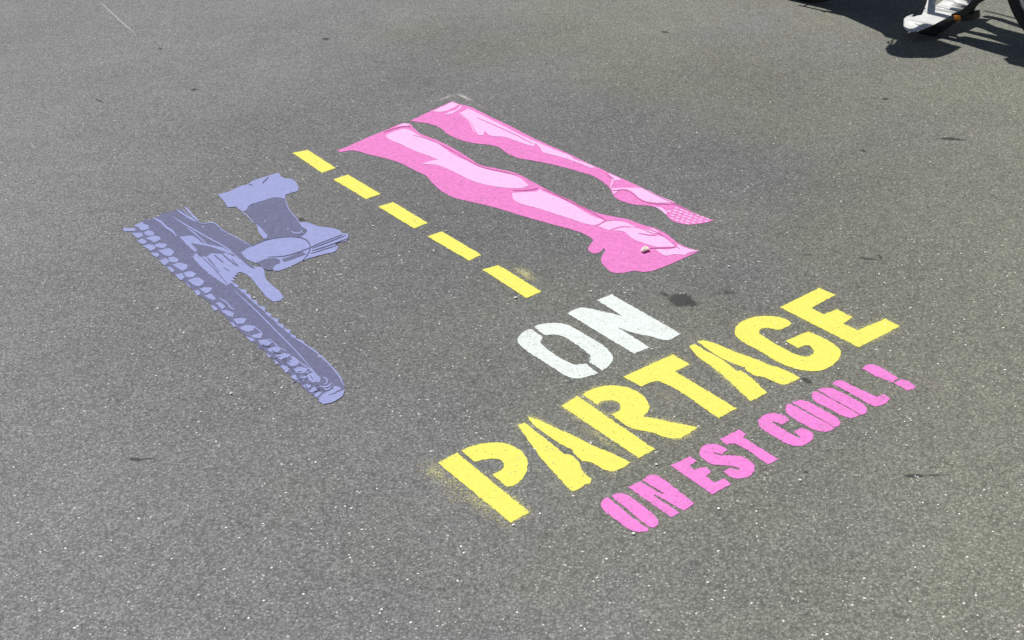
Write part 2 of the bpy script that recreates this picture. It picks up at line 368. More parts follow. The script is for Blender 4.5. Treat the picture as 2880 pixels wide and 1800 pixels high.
mparts(leg2, "ankle_highlight", 'D', [[(1140,436),(1300,430),(1440,437),(1600,510),(1750,570),(1500,565),(1400,530),(1350,470),(1300,450),(1150,452)],
      [(1100,290),(1180,320),(1240,355),(1160,362),(1150,340)], [(1150,462),(1210,460),(1165,490)], [(1540,605),(1620,620),(1665,655),(1662,690),(1600,637)]], Z2, PL,
      strokes=[([(1155,350),(1145,390),(1132,432)], 14), ([(1300,450),(1350,475),(1390,510)], 8)])
lines(leg2, "contour_line", 'D', Z3, PM, [([(1090,290),(1130,325),(1170,345)], 7), ([(1150,455),(1290,450),(1340,478),(1400,530),(1500,570),(1650,580),(1740,590)], 7),
      ([(1450,440),(1600,515),(1760,590),(1950,690)], 6), ([(-130,-235),(0,-178),(270,-55),(400,12)], 6)])
# hatched sole: rows of small pale lozenges inside the sole outline
sole = [(1685,650),(1745,598),(1850,640),(2000,690),(2085,735),(2010,760),(1880,772),(1782,762),(1705,722)]
def inside(p, P):
    c = False
    for i in range(len(P)):
        a, b = P[i - 1], P[i]
        if (a[1] > p[1]) != (b[1] > p[1]) and p[0] < (b[0] - a[0]) * (p[1] - a[1]) / (b[1] - a[1]) + a[0]: c = not c
    return c
cells = []
for i in range(-4, 12):
    for j in range(-6, 8):
        cx = 1760 + i * 48 + j * -12; cy = 622 + i * 17 + j * 24
        if inside((cx, cy), sole):
            cells.append([(cx - 19, cy - 12), (cx + 13, cy - 5), (cx + 19, cy + 10), (cx - 12, cy + 4)])
mparts(leg2, "sole_hatching", 'D', cells, Z2, PL, corner=20)

# ------------------------------------------------------------------ violet boot and tyre
boot = motif("boot_and_tyre_painting", "violet stencilled picture of a laced boot above a knobbly tyre", (620, 760))
def BA(pts): return [(x, y + 1008) for x, y in pts]       # region B coordinates in region A's frame
body = [(255,640),(330,585),(350,572),(430,555),(520,508),(640,480),(700,470),(800,540),(860,580),(930,600),(1010,592),(1100,662),(1250,742),(1385,815),(1400,900),(1300,930),(1240,1060),(1170,1150)] + \
    BA([(1240,195),(1330,262),(1420,340),(1500,415),(1600,500),(1700,592),(1790,668),(1880,738),(1990,815),(2120,940),(2210,1040),(2250,1125),(2240,1170),(2180,1230),(2110,1270),(2040,1275),(1990,1240),(1900,1180),(1840,1120),(1780,1060),(1700,985),(1620,920),(1530,830),(1430,745),(1330,670),(1240,590),(1170,520),(1060,420),(960,330),(840,245),(740,150),(650,80),(570,10)]) + \
    [(490,930),(420,870),(350,800),(300,745),(240,690)]
mparts(boot, "tyre_shadow_layer", 'A', [body], Z1, VD, corner=60)
leather = [(1310,480),(1340,440),(1480,385),(1600,355),(1675,362),(1700,420),(1740,490),(1850,640),(1850,700),(1750,725),(1540,745),(1500,720),(1420,610),(1380,560)]
mparts(boot, "boot_shaft", 'A', [leather], Z1, VD)
knobs = [[(155,640),(270,642),(272,668),(165,676)],[(260,620),(300,600),(345,583),(342,605),(395,615),(402,650),(330,668),(310,645)],[(228,690),(330,685),(345,715),(290,742)],[(345,685),(400,660),(445,680),(450,710),(380,712)],
 [(365,740),(440,715),(505,725),(512,750),(450,782)],[(285,760),(340,745),(382,770),(360,792),(320,790)],[(340,808),(430,800),(465,828),(420,862)],[(450,800),(520,785),(570,800),(540,835),(480,825)],
 [(485,855),(600,838),(637,862),(620,900),(570,908)],[(412,878),(480,875),(502,900),(470,924)],[(485,945),(560,930),(594,957),(550,997)],[(580,920),(640,915),(685,942),(660,972),(600,955)],
 [(620,990),(690,970),(770,995),(750,1032),(710,1047)],[(560,1010),(610,1010),(642,1045),(620,1064)],[(640,1080),(710,1070),(742,1107),(700,1137)],[(722,1068),(790,1050),(848,1077),(820,1107),(760,1105)],
 [(765,1135),(860,1110),(925,1142),(900,1182),(860,1192)],[(738,1160),(778,1172),(795,1205)],[(875,1217),(940,1200),(1002,1212),(970,1247),(930,1260)],[(820,1240),(860,1225),(897,1252),(870,1282)],
 [(918,1280),(985,1262),(1037,1312),(1010,1330)],[(1020,1350),(1080,1345),(1120,1387),(1090,1410)],[(985,1370),(1020,1380),(1047,1417),(1020,1427)]]
knobsB = [[(1075,410),(1150,416),(1202,440),(1192,477),(1150,467)],[(1195,500),(1240,485),(1328,490),(1300,532),(1240,542)],[(1152,518),(1190,530),(1222,567),(1207,572)],[(1250,577),(1330,550),(1402,560),(1382,602),(1320,612)],
 [(1355,652),(1420,637),(1460,625),(1478,640),(1452,674),(1400,672)],[(1315,660),(1370,672),(1397,697),(1370,707)],[(1418,702),(1500,690),(1562,717),(1530,752),(1488,750)],[(1518,782),(1590,755),(1650,777),(1612,812),(1560,810)],
 [(1420,752),(1450,765),(1465,790)],[(1498,818),(1558,842),(1545,864)],[(1588,842),(1680,817),(1742,832),(1700,867),(1650,882)],[(1573,882),(1602,885),(1627,917),(1600,922)],[(1690,905),(1730,885),(1775,880),(1822,902),(1800,932),(1740,937)],
 [(1638,942),(1690,925),(1732,962),(1700,1002)],[(1755,962),(1850,948),(1902,967),(1870,1002),(1800,1002)],[(1738,1032),(1790,1020),(1800,1050),(1832,1080),(1800,1092)],[(1825,1028),(1870,1030),(1902,1052),(1852,1085),(1835,1060)],
 [(1880,990),(1960,1000),(2022,1050),(2010,1085),(1950,1092),(1905,1060)],[(1850,1127),(1890,1105),(1922,1112),(1920,1142),(1880,1152)],[(1900,1177),(1960,1137),(2002,1152),(1950,1187)],[(1955,1217),(2000,1180),(2048,1187),(1990,1237)],
 [(2000,1262),(2070,1225),(2160,1200),(2252,1158),(2240,1202),(2150,1272),(2050,1302)],[(2000,1250),(2030,1215),(2070,1190),(2140,1150),(2145,1120),(2230,1148),(2150,1190),(2080,1222),(2040,1255)],
 [(1725,842),(1770,850),(1825,895),(1800,905),(1760,880)],[(1650,790),(1740,830),(1700,815)],[(1180,152),(1235,165),(1248,197),(1215,185)],[(1255,205),(1312,215),(1322,248),(1288,242)],[(1308,250),(1362,265),(1368,307),(1340,292)],
 [(1365,310),(1422,320),(1432,362),(1405,350)],[(1425,365),(1492,378),(1502,417),(1470,405)],[(1495,430),(1552,440),(1557,472),(1528,470)],[(1555,480),(1622,490),(1624,527),(1590,525)],[(1608,535),(1677,545),(1667,582),(1635,570)],
 [(1672,585),(1742,600),(1732,637),(1700,622)],[(1728,638),(1792,655),(1782,684)],[(1785,678),(1862,700),(1868,727)]]
mparts(boot, "tread_knobs", 'A', knobs + [BA(k) for k in knobsB], Z2, VL, corner=48, rag=.0017,
   strokes=[(BA([(2050,1045),(2080,1065),(2078,1100),(2050,1112)]), 14), (BA([(1985,1112),(2060,1135),(2105,1120),(2122,1095)]), 16), (BA([(2040,1150),(2090,1160),(2125,1130)]), 14),
            (BA([(1390,570),(1440,600),(1475,640)]), 12), (BA([(1500,690),(1540,690),(1580,720)]), 10), (BA([(1560,700),(1640,770),(1700,800)]), 12), (BA([(1820,900),(1900,955),(1970,1000)]), 14)])
mparts(boot, "rim_highlights", 'A', [
   [(690,725),(820,720),(900,780),(960,797),(1100,830),(1200,892),(1150,882),(1000,825),(800,785),(860,862),(830,868),(740,780)],
   [(810,915),(850,880),(880,907),(960,905),(980,885),(1060,887),(1130,880),(1200,910),(1240,920),(1300,960),(1380,1000),(1480,1010),(1490,1060),(1500,1110),(1560,1180),(1640,1250),(1675,1300),(1630,1330),(1570,1335),(1510,1290),(1440,1210),(1370,1120),(1320,1080),(1250,1060),(1225,1075),(1245,1085),(1205,1090),(1228,1115),(1185,1105),(1215,1140),(1175,1140),(1240,1185),(1238,1198),(1180,1162),(1130,1188),(1060,1140),(950,1060),(870,985)]],
   Z2, VL, corner=50, strokes=[([(440,545),(520,590),(560,632),(620,672),(660,717)], 20), ([(620,535),(760,620),(950,730),(1130,830),(1240,925)], 13), ([(660,465),(760,535),(850,585)], 16), ([(740,443),(800,510),(865,575)], 20), ([(710,460),(790,540),(850,580)], 8),
     ([(855,585),(900,600),(1010,594),(1100,665),(1250,745),(1370,818)], 9), ([(760,640),(840,700),(950,800)], 13), ([(1100,840),(1200,885),(1250,930)], 9), (BA([(1205,225),(1400,405),(1600,605),(1800,810),(1975,1010)]), 12),
     (BA([(1170,150),(1300,255),(1400,345),(1500,430),(1600,522),(1700,605),(1800,685)]), 8), (BA([(1790,685),(1880,737),(2000,825),(2120,940),(2200,1040),(2245,1130)]), 15), (BA([(1065,295),(1140,345),(1180,395),(1215,405)]), 13)])
mparts(boot, "boot_cuff", 'A', [[(1050,325),(1150,297),(1250,252),(1350,218),(1360,207),(1490,160),(1550,140),(1625,118),(1645,150),(1670,170),(1740,175),(1790,210),(1815,255),(1800,295),(1700,325),(1688,330),(1690,368),(1660,362),(1600,353),(1480,383),(1345,433),(1310,482),(1280,487),(1220,440),(1140,448),(1110,390)]], Z2, VL)
mparts(boot, "boot_foot", 'A', [[(1270,870),(1370,815),(1500,757),(1600,737),(1770,722),(1860,705),(1895,660),(1850,640),(1815,592),(1870,585),(2000,625),(2200,665),(2225,690),(2290,695),(2270,760),(2150,792),(2190,815),(2170,855),(2050,890),(1870,942),(1700,1022),(1590,1047),(1540,1010),(1480,1000),(1400,970),(1310,930)],
   [(1415,600),(1450,635),(1520,712),(1515,742),(1480,742),(1430,665)]], Z2, VL, corner=50,
   strokes=[([(1280,485),(1340,540),(1400,600)], 11), ([(1685,355),(1720,460),(1800,560),(1862,645)], 9), ([(1740,670),(1780,690),(1830,685),(1862,655)], 12)])
mparts(boot, "boot_patch", 'A', [[(1410,968),(1520,930),(1600,930),(1640,948),(1635,975),(1590,992),(1560,1043),(1500,1035),(1440,990)], [(1650,937),(1850,865),(1885,888),(1680,962)]], Z3, VD, corner=50)
lines(boot, "boot_line", 'A', Z3 + .0002, VD, [([(1520,915),(1680,905),(1900,835),(2000,790),(2230,702)], 8), ([(1370,812),(1500,755),(1640,728),(1770,722),(1870,745),(1920,800),(1915,860),(1850,950)], 11), ([(1940,832),(2090,775),(2260,708)], 9), ([(1940,856),(2100,805),(2285,735)], 9),
     ([(1930,882),(2080,835),(2190,800)], 7), ([(1262,895),(1300,950),(1395,1022)], 20), ([(1470,217),(1530,160)], 10), ([(1340,230),(1380,235)], 7), ([(1745,715),(1840,705),(1890,665)], 16),
     ([(870,890),(1010,1020),(1140,1170)], 6), ([(960,920),(1020,1000)], 7), ([(1010,890),(1100,965)], 9), ([(1085,880),(1160,945),(1230,1000)], 10), ([(1180,930),(1250,1010)], 8), ([(930,900),(1070,1060)], 5), ([(1100,1010),(1160,1050)], 4)])
rb = random.Random(5); brk = []
for k in range(26):                                   # broken dark breaks across the worn lower tread
    t = rb.random(); x = 1480 + t * 520 + rb.uniform(-60, 60); y = 760 + t * 400 + rb.uniform(-40, 40); a = rb.uniform(-.5, 1.2); l = rb.uniform(18, 46)
    brk.append((BA([(x - l * math.cos(a), y - l * math.sin(a)), (x + rb.uniform(-8, 8), y + rb.uniform(-8, 8)), (x + l * math.cos(a), y + l * math.sin(a))]), rb.uniform(5, 11)))
mparts(boot, "tread_breaks", 'A', [], Z3, VD, strokes=brk)

# ------------------------------------------------------------------ overspray (soft speckle with its own density)
def spray(name, blobs, mat, parent):
    """blobs: (centre px, half-length px, half-width px, angle deg, density)"""
    bm = bmesh.new(); lay = bm.verts.layers.float.new('dens'); off = Vector(parent.location) if parent else Vector()
    for k, (cx, cy, a, b, ang, d) in enumerate(blobs):
        ca, sa = math.cos(R(ang)), math.sin(R(ang)); rings = []
        for r in range(6):
            t = r / 5; row = []
            for s in range(28 if r else 1):
                th = s / 28 * math.tau
                x = cx + ca * a * t * math.cos(th) - sa * b * t * math.sin(th); y = cy + sa * a * t * math.cos(th) + ca * b * t * math.sin(th)
                v = bm.verts.new(un(x, y, ZS + k * .00004) - off); v[lay] = d * (1 - t) ** 1.1
                row.append(v)
            rings.append(row)
        for s in range(28): bm.faces.new((rings[0][0], rings[1][s], rings[1][(s + 1) % 28]))
        for r in range(1, 5):
            for s in range(28): bm.faces.new((rings[r][s], rings[r + 1][s], rings[r + 1][(s + 1) % 28], rings[r][(s + 1) % 28]))
    bmesh.ops.recalc_face_normals(bm, faces=bm.faces)
    me = bpy.data.meshes.new(name); bm.to_mesh(me); bm.free()
    for p in me.polygons: pass
    return link(name, me, mat, parent)
spray("overspray", [(1228,1328,80,44,20,.62),(1330,1400,150,40,39,.62),(1290,1370,120,74,39,.46),(1400,1455,80,34,39,.42),(1520,1330,100,18,48,.3),(1560,1200,80,16,32,.3),(1325,1270,60,20,39,.3),
    (1690,1230,140,24,30,.55),(1640,1190,80,22,30,.45),(1780,1275,90,16,33,.3),(1860,1110,120,18,30,.26),(2090,1020,110,16,25,.5),(2060,1015,60,10,32,.35),(2330,940,150,26,30,.2),(2150,900,80,18,20,.2)], YS, partage)
for o_ in [o for o in COL.objects if o.name.startswith('painted_dash')]:
    dk = int(o_.name[-3:]) if o_.name[-4] == '.' else 0
    fringe("overspray", [px(DASH[dk][0], DASH[dk][1])], 9, .40, YS, o_)
spray("overspray", [(1474,768,66,24,31,.75),(1450,760,80,34,31,.35)], YS, last_dash)
last_dash_children = [c for c in COL.objects if c.parent == last_dash]
spray("overspray", [(1256,274,46,6,-20,.8),(1306,273,46,7,25,.9),(1350,297,60,6,27,.5),(1420,328,90,6,27,.36)], WS, leg2)
spray("overspray", [(2620,1080,50,20,24,.25)], PS, e)

# ------------------------------------------------------------------ stains and scuffs on the asphalt
M_ = N("stain"); pos = M_.n('ShaderNodeNewGeometry').outputs['Position']
at = M_.n('ShaderNodeAttribute', attribute_name='dens').outputs['Fac']
f_ = M_.math('ADD', at, M_.mr(M_.noise(pos, 90, 4, .7), .3, .7, -.22, .22))
al = M_.math('MULTIPLY', M_.mr(f_, .18, .5, 0, .72), M_.mr(at, 0, .1, 0, 1))
M_.link(al, M_.b.inputs['Alpha']); M_.b.inputs['Base Color'].default_value = (.052, .052, .052, 1); M_.b.inputs['Roughness'].default_value = .7
STAIN = M_.m
def stain(label, blobs, zoff=0):
    cx, cy = blobs[0][0], blobs[0][1]
    e_ = spray("stain", [(a[0], a[1], a[2], a[3], a[4], a[5]) for a in blobs], STAIN, None)
    c = un(cx, cy); e_.data.transform(Matrix.Translation(-c)); e_.location = c
    tag(e_, label, "stain")
stain("round dark oily stain beside the big yellow T and white N", [(1916,843,46,25,4,1.25),(1872,828,30,12,28,.5),(1945,852,26,14,10,.9)])
stain("faint dark smudge just right of the round oily stain", [(2050,822,34,14,0,.42),(2020,825,20,8,10,.4)])
stain("thin dark horizontal scuff at the right edge, level with the pink knee", [(2672,390,42,6,2,.85),(2705,393,30,4,2,.6)])
stain("long dark scuff low at the right, beyond the pink line", [(2570,1338,46,9,0,.8),(2625,1336,44,4,2,.75)])
stain("dark scuff low at the left, below the violet tyre", [(380,1292,34,8,4,.8),(420,1290,30,4,0,.5)])
stain("small dark blot in the bare asphalt left of the far pink thigh", [(545,252,13,5,-6,1.0)])
stain("small slanting dark scuff at the upper left", [(278,283,22,4,24,.8)])
stain("small dark fleck near the top, left of the middle", [(916,110,16,5,0,.9)])
stain("tiny dark fleck upper left, above the small blot", [(452,137,12,4,0,.7)])
stain("small dark scuff at the top, right of the middle", [(1870,90,20,5,4,.7)])
stain("small dark smudge above the horizontal scuff, below the bicycle", [(2490,278,18,5,0,.75)])
stain("faint dark speck midway between the far foot and the edge", [(2428,424,16,7,10,.7)])
stain("curved faint rubber mark on the bare asphalt right of the toes", [(2440,728,34,5,6,.75),(2475,722,16,8,60,.6),(2270,716,40,5,-4,.4),(2350,708,50,4,2,.34)])
stain("dark smudge between the big yellow G and the pink COOL", [(2268,1070,22,9,20,1.0)])
stain("small dark smudge near the upper side of the big T", [(2010,808,14,6,0,.3)])
stain("small dark spot behind the violet boot's heel", [(848,617,16,8,5,.9)])
stain("faint dark blotch right at the bottom right edge", [(2268,1328,18,6,10,.6)])
# pale scratch
sc = sheet("scratch", 'S', [], ZS, mat_spray("scratch_mark", (.5, .5, .48)), None, strokes=[([(281,5),(310,32),(345,64),(380,94)], 3.2)])
attr = sc.data.attributes.new('dens', 'FLOAT', 'POINT')
for d in attr.data: d.value = .8
tag(sc, "pale straight scratch running into the picture at the top left", "scratch")

# ------------------------------------------------------------------ loose stones
STONE = mat_simple("pale_stone", (.93, .84, .74), .8, var=.12, nscale=120)
STONW = mat_simple("white_stone", (.88, .87, .82), .8, var=.1, nscale=160)
def rock_mesh(name, r, seed, flat=.7, sub=2, mat=STONE):
    bm = bmesh.new(); bmesh.ops.create_icosphere(bm, subdivisions=sub, radius=r)
    rs = random.Random(seed); planes = [Vector((rs.uniform(-1, 1), rs.uniform(-1, 1), rs.uniform(-.6, 1))).normalized() for _ in range(7)]
    for v in bm.verts:
        for pl in planes:
            d = v.co.dot(pl) - r * .66
            if d > 0: v.co -= pl * d
        v.co += v.co.normalized() * r * .12 * mnoise.noise(v.co / r * 1.7 + Vector((seed, 0, 0)))
        v.co.z *= flat
    mz = min(v.co.z for v in bm.verts)
    for v in bm.verts: v.co.z -= mz
    me = bpy.data.meshes.new(name); bm.to_mesh(me); bm.free(); me.materials.append(mat); return me
STN = [(1813,703,.0125,"peach coloured pebble lying on the pink foot",STONE),(1450,838,.0068,"small white pebble touching the yellow dash nearest the white word",STONW),
 (1050,636,.0045,"small white pebble beside the middle yellow dash",STONW),(948,469,.0045,"small pale pebble at the tip of the farthest yellow dash",STONW),(1255,650,.0040,"tiny pale pebble above the fourth yellow dash",STONW),
 (443,868,.0042,"white grain on bare asphalt left of the violet tyre",STONW),(2050,750,.0045,"small white chip on bare asphalt right of the toes",STONW),(1662,820,.0045,"small white chip between the nearest dash and the white N",STONW),(716,837,.0045,"white grain beside the lower tip of the bar under the violet boot",STONW),
 (1846,1307,.0042,"white grain between the yellow A and pink N",STONW),(1782,1502,.0050,"pale grain below the pink O at the near end",STONW),(1444,1477,.0042,"white grain at the foot of the big yellow P",STONW),(649,1107,.0050,"white grain left of the tip of the violet tyre",STONW),(2022,1431,.0045,"pale grain below the pink E",STONW),(2250,1350,.0045,"pale grain below the pink COOL, right of the T",STONW),(1913,914,.0001,"",None)]
for i, (x, y, r, lab, m) in enumerate(STN):
    if not m: continue
    r *= 1.05 if i == 0 else .78
    me = rock_mesh("pebble", r, i * 3 + 1, .5 if i == 0 else .42, 3 if i == 0 else 2, m)
    o = link("pebble", me); o.location = un(x, y, r * .4).xy.to_3d() + Vector((0, 0, Z3 - .001)); o.rotation_euler.z = i * 1.3
    tag(o, lab, "pebble", "loose pebbles lying on the asphalt")
# countless grit
bm = bmesh.new(); rs = random.Random(21)
GR = [rock_mesh("t%d" % i, 1, i + 40, .4, 1, STONW) for i in range(4)]
def grit_at(q, s):
    src = GR[rs.randrange(4)]; a = rs.uniform(0, 6.28); mt = Matrix.Translation(q) @ Matrix.Rotation(a, 4, 'Z') @ Matrix.Diagonal((s * rs.uniform(.8, 1.5), s, s * .7, 1))
    vs = [bm.verts.new(mt @ v.co) for v in src.vertices]
    for p in src.polygons: bm.faces.new([vs[i] for i in p.vertices])
for k in range(2100):
    x = rs.uniform(-40, 2920); y = rs.uniform(-20, 1820)
    q = un(x, y)
    if rs.random() > (q.y / 5.5) ** .3: continue
    grit_at(q, rs.choice([.0009, .0011, .0014, .0018, .0022, .0028]))
for k in range(700):                          # beyond the edges of the view too
    grit_at(Vector((rs.uniform(-4, 4.5), rs.uniform(.6, 8), 0)), rs.uniform(.0009, .0018))
for (cx, cy, n, sx, sy) in [(2090,545,26,46,30),(925,760,34,40,22),(2060,520,14,60,40),(560,215,6,20,10),(1720,795,10,80,20),(2540,1170,14,80,40),(2500,870,12,60,20)]:
    for k in range(n): grit_at(un(cx + rs.gauss(0, sx), cy + rs.gauss(0, sy)), rs.choice([.0011, .0014, .0018, .0024]))
me = bpy.data.meshes.new("grit"); bm.to_mesh(me); bm.free()
tag(link("grit", me, STONW), "pale grit scattered over the asphalt", "grit", kind='stuff')

# ------------------------------------------------------------------ bicycle (its lower half shows at the top right)
WF = mat_simple("white_frame_paint", (.80, .80, .78), .35, var=.03, nscale=14, coat=.3)
RUB = mat_simple("black_rubber", (.022, .022, .024), .75, var=.3, nscale=60, bump=.4)
TRD = mat_simple("dusty_tread", (.13, .115, .10), .9, var=.3, nscale=90, bump=.6)
BLK = mat_simple("black_plastic", (.018, .019, .02), .5, var=.2)
ALU = mat_simple("brushed_metal", (.62, .63, .65), .32, 1.0, var=.08)
ORA = mat_simple("orange_reflector", (.85, .27, .02), .25, var=.15, nscale=200)
LEA = mat_simple("black_vinyl", (.025, .025, .028), .55, var=.15, bump=.3)
RG = un(2266, 3); FGp = un(2900, 146.6); AX = (FGp - RG).normalized(); NN = Vector((AX.y, -AX.x, 0))   # NN points to the camera side
UP = Vector((0, 0, 1))
bike = empty("bicycle", RG); bike.rotation_euler.z = math.atan2(AX.y, AX.x)
tag(bike, "white low-framed bicycle standing at the upper right edge", "bicycle")
# local frame: x along the bicycle, y = left side (away from camera is +y), z up
def bp(x, y, off=0.0):
    v = ray(x, y); o = RG + NN * off; C = Vector((0, 0, CH)); t = (o - C).dot(NN) / v.dot(NN); P = C + v * t - RG
    return Vector((P.dot(AX), -off, P.z))
def mk(name, bm, mat, parent=bike, smooth=True):
    bmesh.ops.recalc_face_normals(bm, faces=bm.faces)
    me = bpy.data.meshes.new(name); bm.to_mesh(me); bm.free()
    if smooth:
        for p in me.polygons: p.use_smooth = True
    o = link(name, me, mat, parent)
    if parent is not bike and parent is not None: o.matrix_parent_inverse = Matrix()
    return o
def tube(bm, pts, rad, seg=12, cap=True):
    pts = [Vector(p) for p in pts]; rad = rad if isinstance(rad, (list, tuple)) else [rad] * len(pts); rings = []
    prev = None
    for i, p in enumerate(pts):
        d = (pts[min(i + 1, len(pts) - 1)] - pts[max(i - 1, 0)]).normalized()
        if prev is None: u = d.orthogonal().normalized()
        else:
            u = prev - d * prev.dot(d); u.normalize()
        prev = u; v = d.cross(u)
        rings.append([bm.verts.new(p + (u * math.cos(a) + v * math.sin(a)) * rad[i]) for a in [k / seg * math.tau for k in range(seg)]])
    for i in range(len(rings) - 1):
        for k in range(seg): bm.faces.new((rings[i][k], rings[i][(k + 1) % seg], rings[i + 1][(k + 1) % seg], rings[i + 1][k]))
    if cap: bm.faces.new(rings[0][::-1]); bm.faces.new(rings[-1])
def torus(bm, c, r, prof, seg=72, a0=0, a1=math.tau):
    """profile (radial, lateral) swept round the axle (local y)"""
    full = abs(a1 - a0 - math.tau) < 1e-6; rings = []
    for i in range(seg if full else seg + 1):
        a = a0 + (a1 - a0) * i / seg; d = Vector((math.cos(a), 0, math.sin(a)))
        rings.append([bm.verts.new(Vector(c) + d * (r + pr) + Vector((0, pl, 0))) for pr, pl in prof])
    m = len(prof)
    for i in range(len(rings) if full else len(rings) - 1):
        A, B = rings[i], rings[(i + 1) % len(rings)]
        for k in range(m): bm.faces.new((A[k], A[(k + 1) % m], B[(k + 1) % m], B[k]))
    if not full: bm.faces.new(rings[0]); bm.faces.new(rings[-1][::-1])
def circ(r, n=12): return [(r * math.cos(k / n * math.tau), r * math.sin(k / n * math.tau)) for k in range(n)]
def box(bm, c, s, rot=None):
    r = bmesh.ops.create_cube(bm, size=1.0); m = Matrix.Translation(c) @ (rot.to_4x4() if rot else Matrix()) @ Matrix.Diagonal((s[0], s[1], s[2], 1))
    bmesh.ops.transform(bm, matrix=m, verts=r['verts']); return r['verts']
def bev(o, w, n=2):
    m = o.modifiers.new('bevel', 'BEVEL'); m.width = w; m.segments = n; m.limit_method = 'ANGLE'; m.angle_limit = R(30); return o
WR = .315; FS = 1.175
def wheel(name, s, guard=True):
    c = Vector((s, 0, WR))
    bm = bmesh.new(); torus(bm, c, WR - .022, circ(.022, 14)); w_ = mk(name, bm, RUB)
    bm = bmesh.new(); torus(bm, c, WR - .053, [(-.012, -.011), (.012, -.013), (.014, .0), (.012, .013), (-.012, .011)]); mk("rim", bm, ALU, w_)
    bm = bmesh.new(); tube(bm, [c + Vector((0, -.04, 0)), c + Vector((0, .04, 0))], .022, 14); mk("hub", bm, ALU, w_)
    bm = bmesh.new()
    for k in range(32):
        a = k / 32 * math.tau; sd_ = 1 if k % 2 else -1; a2 = a + (.5 if k % 4 < 2 else -.5)
        tube(bm, [c + Vector((math.cos(a2) * .022, sd_ * .03, math.sin(a2) * .022)), c + Vector((math.cos(a) * (WR - .06), 0, math.sin(a) * (WR - .06)))], .0013, 5)
    mk("spokes", bm, ALU, w_)
    return w_
rw = wheel("wheel", 0); fw = wheel("wheel", FS)
rw['label'] = "rear wheel"; fw['label'] = "front wheel"
# mudguards
bm = bmesh.new(); torus(bm, (FS, 0, WR), WR + .010, [(.0, -.030), (.010, -.022), (.014, 0), (.010, .022), (0, .030), (.004, 0)], 40, R(40), R(205)); mk("mudguard", bm, BLK)
bm = bmesh.new(); torus(bm, (0, 0, WR), WR + .010, [(.0, -.030), (.010, -.022), (.014, 0), (.010, .022), (0, .030), (.004, 0)], 40, R(-20), R(190)); mk("mudguard", bm, BLK)
bm = bmesh.new()
for sgn in (-1, 1): tube(bm, [(FS, sgn * .05, WR), (FS - .33, sgn * .034, WR - .10)], .0025, 6)
mk("mudguard_stay", bm, ALU)
# frame: the broad white beam traced at its own distance, 9 cm to the camera side of the wheels
OFF = .085
outl = [(2547,60),(2549,50),(2556,44),(2563,42),(2559,47),(2562,50),(2575,46),(2597,41),(2606,22),(2613,3),(2616,-14),(2632,-14),(2628,0),(2622,17),(2620,26),(2632,17),(2657,0),(2676,-14),(2762,-18),(2740,0),(2710,27),(2665,50),(2615,75),(2582,86),(2562,86),(2551,78)]
def tp(x, y, off, tilt, z0=.05):
    v = ray(x, y); n = NN * math.cos(tilt) + UP * math.sin(tilt); o = RG + NN * off + UP * z0; C = Vector((0, 0, CH)); P = C + v * ((o - C).dot(n) / v.dot(n)) - RG
    return Vector((P.dot(AX), -P.dot(NN), P.z))
def prism(bm, P, off, th, tilt=0):
    P = [tp(x, y, off, tilt) for x, y in P]
    tri = tessellate_polygon([P])
    a = [bm.verts.new(p + Vector((0, -th / 2, 0))) for p in P]; b = [bm.verts.new(p + Vector((0, th / 2, 0))) for p in P]
    for t in tri: bm.faces.new([a[i] for i in t]); bm.faces.new([b[i] for i in t][::-1])
    for i in range(len(P)): j = (i + 1) % len(P); bm.faces.new((a[i], a[j], b[j], b[i]))
bm = bmesh.new(); prism(bm, [tuple(p) for p in smooth_poly(outl, True, 60, 6)], OFF, .03, R(82))
bmesh.ops.dissolve_limit(bm, angle_limit=R(1), verts=bm.verts, edges=bm.edges)
fr = mk("frame", bm, WF, smooth=True); bev(fr, .009, 3)
# head tube, fork, handlebar
ht = tp(2712, -14, OFF, R(82)); HT = Vector((FS - .15, 0, .62))
bm = bmesh.new(); tube(bm, [(HT.x, 0, HT.z - .06), (HT.x - .03, 0, HT.z + .16)], .024, 16); tube(bm, [ht, (ht.x + .12, ht.y * .6, .24), (HT.x, 0, HT.z)], .03, 12); mk("head_tube", bm, WF)
bm = bmesh.new()
for sgn in (-1, 1): tube(bm, [(HT.x, 0, HT.z - .06), (HT.x + .015, sgn * .045, HT.z - .12), (FS, sgn * .05, WR)], [.018, .014, .009], 10)
mk("fork", bm, BLK)
bm = bmesh.new(); tube(bm, [(HT.x - .03, 0, HT.z + .16), (HT.x - .07, 0, HT.z + .36)], .013); hb = HT + Vector((-.07, 0, .36))
tube(bm, [hb + Vector((-.14, -.29, .02)), hb + Vector((-.03, -.22, .02)), hb, hb + Vector((-.03, .22, .02)), hb + Vector((-.14, .29, .02))], .012); mk("handlebar", bm, BLK)
# seat tube (behind the beam), stays
BB = bp(2590, 62, OFF); BB = Vector((BB.x + .02, 0, .20))
SX, SZ = .33, .80
bm = bmesh.new()
for sgn in (-1, 1):
    tube(bm, [(.0, sgn * .06, WR), tp(2622, -13, OFF, R(82)) + Vector((0, sgn * .01, 0))], .009); tube(bm, [(.0, sgn * .06, WR), (.30, sgn * .02, .58)], .008)
mk("rear_stays", bm, BLK)
bm = bmesh.new(); t_ = tp(2624, -12, OFF, R(82)); tube(bm, [t_, (SX, 0, .60), (SX - .01, 0, SZ - .02)], .014); mk("seat_post", bm, BLK)
